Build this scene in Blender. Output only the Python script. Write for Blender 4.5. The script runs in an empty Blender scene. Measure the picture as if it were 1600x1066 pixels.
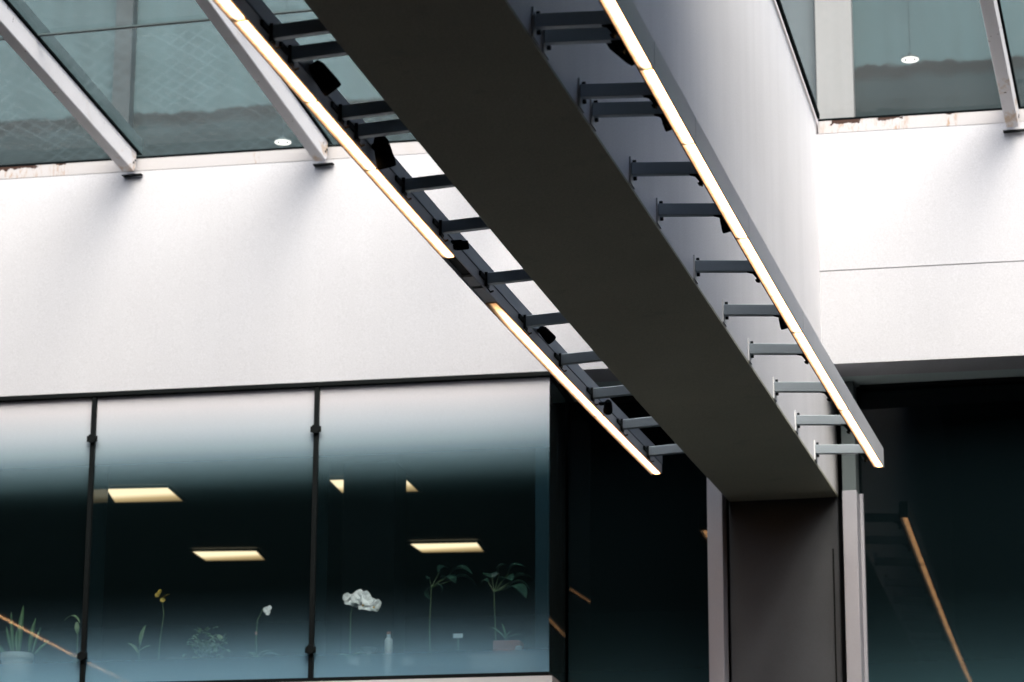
import bpy, bmesh, math, random
from mathutils import Vector, Matrix
random.seed(7)
C = bpy.context.scene
COL = C.collection
R = math.radians

# ------------------------------------------------------------------ camera
F = 4500.0                                   # focal length in photo pixels (1600 wide)
YAW, ROLL = R(14.3), 0.0049
PITCH = R(15.45)
CAM = Vector((0, 0, 1.6))
fwd0 = Vector((-math.sin(YAW), math.cos(YAW), 0))
rgt0 = Vector((math.cos(YAW), math.sin(YAW), 0))
FW = fwd0 * math.cos(PITCH) + Vector((0, 0, 1)) * math.sin(PITCH)
UP = -fwd0 * math.sin(PITCH) + Vector((0, 0, 1)) * math.cos(PITCH)
RT = rgt0 * math.cos(ROLL) + UP * math.sin(ROLL)
UP = -rgt0 * math.sin(ROLL) + UP * math.cos(ROLL)

def ray(px, py):
    return (RT * (px - 800) + UP * (533 - py) + FW * F).normalized()
def hit(px, py, p0, n):
    d = ray(px, py)
    return CAM + d * ((p0 - CAM).dot(n) / d.dot(n))
def hitz(px, py, z): return hit(px, py, Vector((0, 0, z)), Vector((0, 0, 1)))
def hitx(px, py, x): return hit(px, py, Vector((x, 0, 0)), Vector((1, 0, 0)))

cam = bpy.data.cameras.new('camera')
cam.sensor_width = 36; cam.lens = F / 1600 * 36
cam.clip_start = 0.1; cam.clip_end = 500
cam.dof.use_dof = True; cam.dof.focus_distance = 12.2; cam.dof.aperture_fstop = 4.0
co = bpy.data.objects.new('camera', cam); COL.objects.link(co)
m = Matrix.Identity(4)
for i, v in enumerate((RT, UP, -FW)):
    for j in range(3): m[j][i] = v[j]
m.translation = CAM
co.matrix_world = m
C.camera = co

# ------------------------------------------------------------------ materials
def newmat(name):
    M = bpy.data.materials.new(name); M.use_nodes = True
    nt = M.node_tree; nt.nodes.clear()
    out = nt.nodes.new('ShaderNodeOutputMaterial')
    return M, nt, out
def N(nt, t, **kw):
    n = nt.nodes.new(t)
    for k, v in kw.items(): setattr(n, k, v)
    return n
def ramp(nt, stops, interp='LINEAR'):
    r = nt.nodes.new('ShaderNodeValToRGB'); r.color_ramp.interpolation = interp
    e = r.color_ramp.elements
    while len(e) < len(stops): e.new(0.5)
    for el, (p, c) in zip(e, stops):
        el.position = p
        el.color = (c, c, c, 1) if isinstance(c, (int, float)) else (*c, 1)
    return r
def math_(nt, op, a, b=None, clamp=False):
    n = nt.nodes.new('ShaderNodeMath'); n.operation = op; n.use_clamp = clamp
    for i, v in enumerate((a, b)):
        if v is None: continue
        if isinstance(v, (int, float)): n.inputs[i].default_value = v
        else: nt.links.new(v, n.inputs[i])
    return n.outputs[0]
def mixc(nt, fac, a, b):
    n = nt.nodes.new('ShaderNodeMix'); n.data_type = 'RGBA'
    for sock, v in ((n.inputs[0], fac), (n.inputs[6], a), (n.inputs[7], b)):
        if isinstance(v, (int, float)): sock.default_value = v
        elif isinstance(v, tuple): sock.default_value = (*v, 1)
        else: nt.links.new(v, sock)
    return n.outputs[2]
def noise(nt, scale, detail=4, rough=.6, vec=None, stretch=None):
    if vec is None:
        vec = nt.nodes.new('ShaderNodeNewGeometry').outputs['Position']
    if stretch:
        mp = nt.nodes.new('ShaderNodeMapping'); mp.inputs['Scale'].default_value = stretch
        nt.links.new(vec, mp.inputs[0]); vec = mp.outputs[0]
    n = nt.nodes.new('ShaderNodeTexNoise')
    n.inputs['Scale'].default_value = scale; n.inputs['Detail'].default_value = detail
    n.inputs['Roughness'].default_value = rough
    nt.links.new(vec, n.inputs['Vector'])
    return n.outputs['Fac']

def paint(name, col, var=.06, rough=.6, metal=0., fine=0., streak=0., bump=0., spec=.3, dirt=None, dirt_amt=0., scale=1.0):
    """painted or metal surface with soft mottling, fine stipple and faint run marks"""
    M, nt, out = newmat(name)
    b = N(nt, 'ShaderNodeBsdfPrincipled')
    b.inputs['Roughness'].default_value = rough; b.inputs['Metallic'].default_value = metal
    b.inputs['Specular IOR Level'].default_value = spec
    big = ramp(nt, [(.3, 1 - var), (.7, 1 + 0.0)]); nt.links.new(noise(nt, 1.7 * scale, 5), big.inputs[0])
    c = mixc(nt, 1.0, col, big.outputs[0]); nt.nodes[-1].blend_type = 'MULTIPLY'
    if fine:
        fr = ramp(nt, [(.25, 1 - fine), (.75, 1)]); nt.links.new(noise(nt, 140, 2, .7), fr.inputs[0])
        c = mixc(nt, 1.0, c, fr.outputs[0]); nt.nodes[-1].blend_type = 'MULTIPLY'
    if streak:
        sr = ramp(nt, [(.4, 1 - streak), (.62, 1)]); nt.links.new(noise(nt, 2.2, 5, .65, stretch=(3, 3, .12)), sr.inputs[0])
        c = mixc(nt, 1.0, c, sr.outputs[0]); nt.nodes[-1].blend_type = 'MULTIPLY'
    if dirt:
        dr = ramp(nt, [(.60, 0), (.72, dirt_amt)]); nt.links.new(noise(nt, 9 * scale, 7, .7), dr.inputs[0])
        c = mixc(nt, dr.outputs[0], c, dirt)
    nt.links.new(c, b.inputs['Base Color'])
    if bump:
        bp = N(nt, 'ShaderNodeBump'); bp.inputs['Strength'].default_value = bump; bp.inputs['Distance'].default_value = .004
        nt.links.new(noise(nt, 60, 4), bp.inputs['Height']); nt.links.new(bp.outputs[0], b.inputs['Normal'])
    nt.links.new(b.outputs[0], out.inputs[0])
    return M

def emis(name, col, s):
    M, nt, out = newmat(name)
    e = N(nt, 'ShaderNodeEmission'); e.inputs[0].default_value = (*col, 1); e.inputs[1].default_value = s
    nt.links.new(e.outputs[0], out.inputs[0]); return M

def glass(name, tint, refl_ior=1.45, film=None, rough=0.0, gain=1.0):
    """thin sheet glass: tinted see-through with a Fresnel mirror; film = [(z, opacity)...] frosted band and its colour"""
    M, nt, out = newmat(name)
    t = N(nt, 'ShaderNodeBsdfTransparent'); t.inputs[0].default_value = (*tint, 1)
    g = N(nt, 'ShaderNodeBsdfGlossy'); g.inputs['Roughness'].default_value = rough
    g.inputs[0].default_value = (1, 1, 1, 1)
    fr = N(nt, 'ShaderNodeFresnel'); fr.inputs[0].default_value = refl_ior
    f = math_(nt, 'MULTIPLY', fr.outputs[0], gain, True)
    mx = N(nt, 'ShaderNodeMixShader'); nt.links.new(f, mx.inputs[0])
    nt.links.new(t.outputs[0], mx.inputs[1]); nt.links.new(g.outputs[0], mx.inputs[2])
    sh = mx.outputs[0]
    if film:
        z = N(nt, 'ShaderNodeSeparateXYZ'); nt.links.new(N(nt, 'ShaderNodeNewGeometry').outputs['Position'], z.inputs[0])
        for stops, col, *rest in film:
            col2 = rest[0] if rest else None
            z0, z1 = stops[0][0], stops[-1][0]
            mr = N(nt, 'ShaderNodeMapRange'); mr.inputs[1].default_value = z0; mr.inputs[2].default_value = z1
            nt.links.new(z.outputs[2], mr.inputs[0])
            rp = ramp(nt, [((a - z0) / (z1 - z0), o) for a, o in stops], 'B_SPLINE')
            nt.links.new(mr.outputs[0], rp.inputs[0])
            nz = ramp(nt, [(.2, .93), (.8, 1.0)]); nt.links.new(noise(nt, 130, 2, .7), nz.inputs[0])
            fac = math_(nt, 'MULTIPLY', rp.outputs[0], nz.outputs[0], True)
            d = N(nt, 'ShaderNodeBsdfDiffuse'); d.inputs[0].default_value = (*col, 1)
            tr = N(nt, 'ShaderNodeBsdfTranslucent'); tr.inputs[0].default_value = (*col, 1)
            if col2:
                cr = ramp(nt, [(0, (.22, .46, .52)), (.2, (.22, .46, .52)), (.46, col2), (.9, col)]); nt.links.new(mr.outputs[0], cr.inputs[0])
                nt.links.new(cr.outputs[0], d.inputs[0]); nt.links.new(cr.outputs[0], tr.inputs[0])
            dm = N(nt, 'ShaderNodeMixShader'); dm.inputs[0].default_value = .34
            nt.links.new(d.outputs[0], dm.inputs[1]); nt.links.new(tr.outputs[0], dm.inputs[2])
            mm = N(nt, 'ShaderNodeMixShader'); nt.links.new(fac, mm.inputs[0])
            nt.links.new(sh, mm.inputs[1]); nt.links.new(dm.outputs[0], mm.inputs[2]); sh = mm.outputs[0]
    nt.links.new(sh, out.inputs[0])
    return M

# ------------------------------------------------------------------ mesh helpers
class MB:
    """collects shapes into one mesh"""
    def __init__(s, T=None): s.bm = bmesh.new(); s.T = T or (lambda p: Vector(p))
    def hexa(s, pts):
        v = [s.bm.verts.new(s.T(p)) for p in pts]
        for f in ((0,1,2,3),(7,6,5,4),(0,4,5,1),(1,5,6,2),(2,6,7,3),(3,7,4,0)): s.bm.faces.new([v[i] for i in f])
        return s
    def box(s, x0, x1, y0, y1, z0, z1):
        return s.hexa([(x0,y0,z0),(x0,y1,z0),(x1,y1,z0),(x1,y0,z0),(x0,y0,z1),(x0,y1,z1),(x1,y1,z1),(x1,y0,z1)])
    def prism(s, poly, ax, a0, a1):
        """poly of 2-D points extruded along axis ax from a0 to a1"""
        def P(p, a):
            q = list(p); q.insert(ax, a); return tuple(q)
        A = [s.bm.verts.new(s.T(P(p, a0))) for p in poly]; B = [s.bm.verts.new(s.T(P(p, a1))) for p in poly]
        n = len(poly)
        s.bm.faces.new(A); s.bm.faces.new(B[::-1])
        for i in range(n): s.bm.faces.new([A[i], B[i], B[(i+1) % n], A[(i+1) % n]])
        return s
    def tube(s, p, q, r0, r1=None, n=10, caps=True):
        r1 = r0 if r1 is None else r1
        p, q = Vector(p), Vector(q); d = (q - p).normalized()
        a = d.orthogonal().normalized(); b = d.cross(a)
        A, B = [], []
        for i in range(n):
            t = 2 * math.pi * i / n; o = a * math.cos(t) + b * math.sin(t)
            A.append(s.bm.verts.new(s.T(p + o * r0))); B.append(s.bm.verts.new(s.T(q + o * r1)))
        for i in range(n): s.bm.faces.new([A[i], A[(i+1) % n], B[(i+1) % n], B[i]])
        if caps: s.bm.faces.new(A[::-1]); s.bm.faces.new(B)
        return s
    def path(s, pts, r0, r1=None, n=6):
        r1 = r0 if r1 is None else r1; k = len(pts) - 1
        for i in range(k):
            s.tube(pts[i], pts[i+1], r0 + (r1 - r0) * i / k, r0 + (r1 - r0) * (i + 1) / k, n)
        return s
    def lathe(s, c, prof, n=24):
        rings = []
        for r, z in prof:
            rings.append([s.bm.verts.new(s.T(Vector(c) + Vector((r * math.cos(2*math.pi*i/n), r * math.sin(2*math.pi*i/n), z)))) for i in range(n)])
        for A, B in zip(rings, rings[1:]):
            for i in range(n): s.bm.faces.new([A[i], A[(i+1) % n], B[(i+1) % n], B[i]])
        s.bm.faces.new(rings[0][::-1]); s.bm.faces.new(rings[-1])
        return s
    def leaf(s, p, q, w, up=Vector((0, -.3, 1)), bend=.1, n=6, fold=.15):
        """a bent, folded blade from p to q"""
        p, q = Vector(p), Vector(q); d = q - p; L = d.length; d.normalize()
        side = d.cross(up)
        if side.length < 1e-4: side = d.orthogonal()
        side.normalize(); nrm = side.cross(d)
        rows = []
        for i in range(n + 1):
            t = i / n
            c = p + d * (L * t) + nrm * (bend * L * (4 * t * (1 - t))) - Vector((0, 0, 1)) * (bend * L * .6 * t * t)
            ww = w * (math.sin(math.pi * min(1, t * .93 + .06)) ** .75)
            rows.append([s.bm.verts.new(s.T(c - side * ww + nrm * fold * ww)), s.bm.verts.new(s.T(c)), s.bm.verts.new(s.T(c + side * ww + nrm * fold * ww))])
        for A, B in zip(rows, rows[1:]):
            s.bm.faces.new([A[0], A[1], B[1], B[0]]); s.bm.faces.new([A[1], A[2], B[2], B[1]])
        return s
    def build(s, name, mat, parent=None, bevel=0, smooth=False, solid=0):
        bmesh.ops.recalc_face_normals(s.bm, faces=s.bm.faces)
        me = bpy.data.meshes.new(name); s.bm.to_mesh(me); s.bm.free()
        o = bpy.data.objects.new(name, me); COL.objects.link(o)
        me.materials.append(mat)
        if smooth:
            for p in me.polygons: p.use_smooth = True
        if solid:
            md = o.modifiers.new('thick', 'SOLIDIFY'); md.thickness = solid
        if bevel:
            md = o.modifiers.new('bevel', 'BEVEL'); md.width = bevel; md.segments = 2; md.limit_method = 'ANGLE'
        if parent is not None:
            o.parent = parent
            o.matrix_parent_inverse = Matrix.Translation(parent.location).inverted()
        return o

def tag(o, label=None, cat=None, group=None, kind=None):
    if label: o['label'] = label
    if cat: o['category'] = cat
    if group: o['group'] = group
    if kind: o['kind'] = kind
    return o
def thing(name, loc, label, cat, group=None):
    o = bpy.data.objects.new(name, None); COL.objects.link(o); o.location = loc; o.empty_display_size = .1
    return tag(o, label, cat, group)

# ------------------------------------------------------------------ layout of the building, metres
ZB = 5.0                                              # underside of the beam
pR = hitz(1310, 775, ZB); XR = pR.x; YEND = pR.y      # right lower edge of the beam and its far end
XL = (hitz(899, 497, ZB).x + hitz(1120, 757, ZB).x) / 2
def sag(y, x=None):                                   # the beam's left edge and the light lines dip gently at mid span
    t = (y - 7.6) / (YEND - .2 - 7.6)
    if not 0 < t < 1: return 0
    k = 1.0 if x is None or x < XL - .05 else (.75 if x > XR + .05 else max(0, (XR - x) / (XR - XL)) * .95)
    return .05 * k * math.sin(math.pi * t)
pF = hitx(1280, 400, XR); YF = pF.y                   # corner of the fin and the white wall
AF, AW = R(3.0), R(1.05)                              # slight skews of the white wall and of the window wall
def frame(o, a):
    u = Vector((math.cos(a), math.sin(a), 0)); v = Vector((-math.sin(a), math.cos(a), 0))
    return lambda p: Vector((o[0], o[1], 0)) + u * p[0] + v * p[1] + Vector((0, 0, p[2]))
FT = frame((XR, YF), AF); FN = Vector((-math.sin(AF), math.cos(AF), 0)); FU = Vector((math.cos(AF), math.sin(AF), 0)); FO = Vector((XR, YF, 0))
WT = frame((XR, YEND), AW); WN = Vector((-math.sin(AW), math.cos(AW), 0)); WU = Vector((math.cos(AW), math.sin(AW), 0)); WO = Vector((XR, YEND, 0))
def fuv(px, py, off=0):
    p = hit(px, py, FO + FN * off, FN); return (p - FO).dot(FU), p.z
def wuv(px, py, off=0):
    p = hit(px, py, WO + WN * off, WN); return (p - WO).dot(WU), p.z
ZS = fuv(1450, 562)[1]                                # soffit
ZG1 = fuv(430, 603)[1]                                # top of the bay glass
ZG0 = fuv(675, 1058)[1]                               # bottom of the bay glass
UB = fuv(857, 800)[0]                                 # right end of the bay
DR = YEND - YF                                        # depth of the recess
ZKL = fuv(335, 238)[1]; ZKR = fuv(1420, 178)[1]       # lower edges of the glazing, left and right
print('LAYOUT XL %.3f XR %.3f YF %.3f YEND %.3f ZS %.3f ZG1 %.3f ZG0 %.3f UB %.3f ZKL %.3f ZKR %.3f' % (XL, XR, YF, YEND, ZS, ZG1, ZG0, UB, ZKL, ZKR))
SL = math.tan(R(5.8))
YROOF = 9.8                                          # the glazing gives way to a solid roof nearer than this
ZROOF = max(ZKL, ZKR) + (YF - YROOF) * SL + .12

# ------------------------------------------------------------------ surfaces
white = paint('white_wall_paint', (.59, .592, .628), var=.04, rough=.75, fine=.20, streak=.015, bump=.12)
finpaint = paint('fin_paint', (.90, .89, .91), var=.05, rough=.7, fine=.20, streak=.04, bump=.15)
brown = paint('brown_underside_paint', (.56, .555, .43), var=.16, rough=.8, fine=.3, bump=.3, dirt=(.2, .22, .19), dirt_amt=.3, scale=.6)
soffitm = paint('grey_soffit_paint', (.70, .84, .84), var=.12, rough=.8, fine=.15)
greycol = paint('grey_column_paint', (.078, .086, .100), var=.12, rough=.65, fine=.15, scale=2)
alum = paint('brushed_aluminium', (.70, .72, .75), var=.08, rough=.45, metal=.15, fine=.08)
steelarm = paint('grey_powder_coat', (.43, .49, .53), var=.06, rough=.36, metal=.8, fine=.06)
darkmetal = paint('dark_metal', (.012, .015, .016), var=.2, rough=.6, metal=.0, spec=.2)
blackrub = paint('black_gasket', (.004, .006, .0065), var=.2, rough=.9, spec=.02)
blackpaint = paint('black_frame_paint', (.003, .005, .0055), var=.2, rough=.6, spec=.12)
whitesteel = paint('white_plate_paint', (.75, .76, .78), var=.08, rough=.5)
mull = paint('pale_mullion_paint', (.38, .38, .425), var=.06, rough=.55, fine=.08)
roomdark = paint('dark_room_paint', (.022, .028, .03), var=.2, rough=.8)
roofm = paint('dark_roof_paint', (.10, .10, .10), var=.2, rough=.9)
hallwall = paint('hall_wall_paint', (.06, .06, .06), var=.1, rough=.9)
floorm = paint('stone_floor', (.13, .13, .12), var=.15, rough=.5)
rubber_grey = paint('grey_cap_metal', (.06, .09, .095), var=.2, rough=.6)

def rusty(name, base, zk=None, chips=(), foot=None):
    """white paint with flaked rust chips [(x, half width, depth)] under height zk and orange runs below them,
    or with rust gathering towards the foot (y range) of a rafter"""
    M, nt, out = newmat(name)
    b = N(nt, 'ShaderNodeBsdfPrincipled'); b.inputs['Roughness'].default_value = .7; b.inputs['Specular IOR Level'].default_value = .2
    g = N(nt, 'ShaderNodeNewGeometry').outputs['Position']
    p = N(nt, 'ShaderNodeSeparateXYZ'); nt.links.new(g, p.inputs[0])
    edge = math_(nt, 'SUBTRACT', noise(nt, 28, 6, .7), .5)
    fine = ramp(nt, [(.25, .93), (.75, 1)]); nt.links.new(noise(nt, 170, 2, .7), fine.inputs[0])
    c = mixc(nt, 1.0, base, fine.outputs[0]); nt.nodes[-1].blend_type = 'MULTIPLY'
    grime = ramp(nt, [(.55, 0), (.75, .25)]); nt.links.new(noise(nt, 7, 6, .7), grime.inputs[0])
    c = mixc(nt, grime.outputs[0], c, (.42, .36, .30))
    chip_all, run_all = None, None
    for cx, hw, dep in chips:
        ax = math_(nt, 'ABSOLUTE', math_(nt, 'SUBTRACT', p.outputs[0], cx))
        d = math_(nt, 'ADD', math_(nt, 'SUBTRACT', hw, ax), math_(nt, 'MULTIPLY', edge, hw * 1.2))
        e = math_(nt, 'ADD', math_(nt, 'SUBTRACT', p.outputs[2], zk - dep), math_(nt, 'MULTIPLY', edge, .06))
        k = math_(nt, 'GREATER_THAN', math_(nt, 'MINIMUM', d, e), 0.0)
        mr = N(nt, 'ShaderNodeMapRange'); mr.inputs[1].default_value = hw * 2.6; mr.inputs[2].default_value = hw * .3
        nt.links.new(ax, mr.inputs[0])
        chip_all = k if chip_all is None else math_(nt, 'MAXIMUM', chip_all, k)
        run_all = mr.outputs[0] if run_all is None else math_(nt, 'MAXIMUM', run_all, mr.outputs[0])
    if chips:
        st = ramp(nt, [(.50, 0), (.64, .8)]); nt.links.new(noise(nt, 20, 6, .75, stretch=(2.2, 2.2, .55)), st.inputs[0])
        c = mixc(nt, math_(nt, 'MULTIPLY', st.outputs[0], run_all, True), c, (.32, .165, .05))
        c = mixc(nt, chip_all, c, (.045, .022, .016))
    if foot:
        mr = N(nt, 'ShaderNodeMapRange'); mr.inputs[1].default_value = foot[0]; mr.inputs[2].default_value = foot[1]
        nt.links.new(p.outputs[1], mr.inputs[0])
        v = math_(nt, 'ADD', math_(nt, 'MULTIPLY', mr.outputs[0], .24), noise(nt, 9, 6, .7, stretch=(1, .5, 1)))
        rr = ramp(nt, [(.70, 0), (.82, .65)]); nt.links.new(v, rr.inputs[0])
        c = mixc(nt, rr.outputs[0], c, (.48, .30, .14))
        sp = ramp(nt, [(.70, 0), (.72, .9)]); nt.links.new(noise(nt, 16, 3, .6), sp.inputs[0])
        c = mixc(nt, sp.outputs[0], c, (.10, .07, .06))
    nt.links.new(c, b.inputs['Base Color']); nt.links.new(b.outputs[0], out.inputs[0])
    return M

# ------------------------------------------------------------------ surroundings of the hall (outside the frame)
def struct(name, mb, mat, label, cat):
    return tag(mb.build(name, mat), label, cat, kind='structure')
struct('floor', MB().box(-11, 9, -8, YEND - .3, -.2, 0), floorm, 'pale stone floor of the hall below the beam', 'floor')
tag(MB().box(-11.2, -11, -8, YF + .2, 0, 9).build('side_wall', hallwall), 'plain grey side wall of the hall, far left of the bay', 'wall')
tag(MB().box(9, 9.2, -8, YF + .5, 0, 9).build('side_wall', hallwall), 'plain grey side wall of the hall, far right of the beam', 'wall')
tag(MB().box(-11, 9, -8.2, -8, 0, 9).build('end_wall', hallwall), 'plain grey end wall of the hall facing the bay window', 'wall')
struct('ceiling', MB().box(-11, XL - .01, -8, YROOF, ZROOF, ZROOF + .3).box(XR + .01, 9, -8, YROOF, ZROOF, ZROOF + .3).box(XL - .01, XR + .01, -8, 4.9, ZROOF, ZROOF + .3),
       roofm, 'dark solid ceiling over the near part of the beam', 'ceiling')

# ------------------------------------------------------------------ the deep beam with its white side
beam = thing('deep_beam', ((XL + XR) / 2, YEND, ZB), 'long white deep beam with dark brown underside running down to the grey column', 'beam')
ZTOP = ZROOF + .45
def ztop(y): return ZTOP if y < YROOF - .2 else max(ZKL, ZKR) + (YF - min(y, YF)) * SL + .03
ys = [5 + (YEND - 5) * i / 40 for i in range(41)]
mb = MB()
for ya, yb in zip(ys, ys[1:]):
    v = [mb.bm.verts.new(p) for p in ((XL, ya, ZB - sag(ya, XL)), (XL, yb, ZB - sag(yb, XL)), (XR, yb, ZB), (XR, ya, ZB))]
    mb.bm.faces.new(v)
bmesh.ops.remove_doubles(mb.bm, verts=mb.bm.verts, dist=1e-5)
mb.build('underside', brown, beam, solid=.012)
mb = MB()
for x in (XL, XR):
    for ya, yb in zip(ys, ys[1:]):
        v = [mb.bm.verts.new(p) for p in ((x, ya, ZB - sag(ya, x) + .002), (x, yb, ZB - sag(yb, x) + .002), (x, yb, ztop(yb)), (x, ya, ztop(ya)))]
        mb.bm.faces.new(v)
    
for ya, yb in zip(ys, ys[1:]):
    v = [mb.bm.verts.new(p) for p in ((XL, ya, ztop(ya)), (XR, ya, ztop(ya)), (XR, yb, ztop(yb)), (XL, yb, ztop(yb)))]; mb.bm.faces.new(v)
v = [mb.bm.verts.new(p) for p in ((XL, 5, ZB), (XR, 5, ZB), (XR, 5, ZTOP), (XL, 5, ZTOP))]; mb.bm.faces.new(v)
v = [mb.bm.verts.new(p) for p in ((XL, YEND, ZB), (XR, YEND, ZB), (XR, YEND, ztop(YEND)), (XL, YEND, ztop(YEND)))]; mb.bm.faces.new(v)
bmesh.ops.remove_doubles(mb.bm, verts=mb.bm.verts, dist=1e-5)
mb.build('side_face', finpaint, beam)

# ------------------------------------------------------------------ white wall (fascia) left and right of the beam
UBM0 = XL - XR                                        # left side of the beam in wall coordinates (about)
KH = .085                                             # height of the kerb under the glazing
wallL = thing('white_wall', FT((-4, 0, ZG1)), 'bright white wall above the glass bay, left of the beam', 'wall')
MB(FT).box(-9, UBM0 + .02, 0, .28, ZG1 + .012, ZKL - KH).build('wall_face', white, wallL)
wallR = thing('white_wall', FT((2, 0, ZS)), 'bright white wall with one thin joint line, right of the beam', 'wall')
zj = [fuv(1280, 421)[1], fuv(1600, 411)[1]]
zjm = sum(zj) / 2
MB(FT).box(-.02, 8.5, 0, .28, ZS, zjm - .003).box(-.02, 8.5, 0, .28, zjm + .003, ZKR - KH).build('wall_face', white, wallR)
MB(FT).box(.0, 8.5, .01, .27, zjm - .004, zjm + .004).build('joint', paint('joint_grey', (.3, .31, .33)), wallR)
# soffit over the recess
MB(FT).box(-.02, 8.5, .28, DR + .8, ZS, ZS + .12).build('soffit', soffitm, wallR)
sl = MB(FT).box(UB + .02, UBM0 + .02, .28, DR + .8, ZG1 + .012, ZG1 + .13).build('soffit', soffitm, wallL)

# ------------------------------------------------------------------ glazing
def glazing_mat(shear, wires, dusty):
    M, nt, out = newmat('wired_skylight_glass' if wires > .05 else 'plain_skylight_glass')
    g = N(nt, 'ShaderNodeNewGeometry').outputs['Position']
    s = N(nt, 'ShaderNodeSeparateXYZ'); nt.links.new(g, s.inputs[0])
    wob = math_(nt, 'MULTIPLY', noise(nt, 5, 2), .10)
    u = math_(nt, 'ADD', math_(nt, 'DIVIDE', math_(nt, 'ADD', s.outputs[0], math_(nt, 'MULTIPLY', s.outputs[1], shear)), .105), wob); v = math_(nt, 'DIVIDE', s.outputs[1], .135)
    ws = []
    for op in ('ADD', 'SUBTRACT'):
        q = math_(nt, op, u, v)
        q = math_(nt, 'ABSOLUTE', math_(nt, 'SUBTRACT', math_(nt, 'FRACT', q), .5))
        ws.append(math_(nt, 'LESS_THAN', q, .065))
    wire = math_(nt, 'MAXIMUM', ws[0], ws[1])
    fade = ramp(nt, [(.38, .12), (.62, 1)]); nt.links.new(noise(nt, 2.2, 3), fade.inputs[0])
    wire = math_(nt, 'MULTIPLY', wire, math_(nt, 'MULTIPLY', fade.outputs[0], wires))
    t = N(nt, 'ShaderNodeBsdfTransparent'); t.inputs[0].default_value = (.955, .98, .98, 1)
    gl = N(nt, 'ShaderNodeBsdfGlossy'); gl.inputs['Roughness'].default_value = .03
    fr = N(nt, 'ShaderNodeFresnel'); fr.inputs[0].default_value = 1.5
    m1 = N(nt, 'ShaderNodeMixShader'); nt.links.new(math_(nt, 'MULTIPLY', fr.outputs[0], .035), m1.inputs[0])
    nt.links.new(t.outputs[0], m1.inputs[1]); nt.links.new(gl.outputs[0], m1.inputs[2])
    d = N(nt, 'ShaderNodeBsdfTranslucent'); d.inputs[0].default_value = (.38, .56, .60, 1)
    dust = ramp(nt, [(.35, .006 * dusty), (.75, .026 * dusty)]); nt.links.new(noise(nt, 3, 6, .65), dust.inputs[0])
    m2 = N(nt, 'ShaderNodeMixShader'); nt.links.new(math_(nt, 'ADD', dust.outputs[0], wire, True), m2.inputs[0])
    nt.links.new(m1.outputs[0], m2.inputs[1]); nt.links.new(d.outputs[0], m2.inputs[2])
    nt.links.new(m2.outputs[0], out.inputs[0])
    return M
wired_l, wired_r = glazing_mat(.34, .036, 1.2), glazing_mat(.10, .012, .3)
rafter_paint = rusty('rafter_paint', (.70, .685, .70), foot=(YF - .9, YF - .04))

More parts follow.
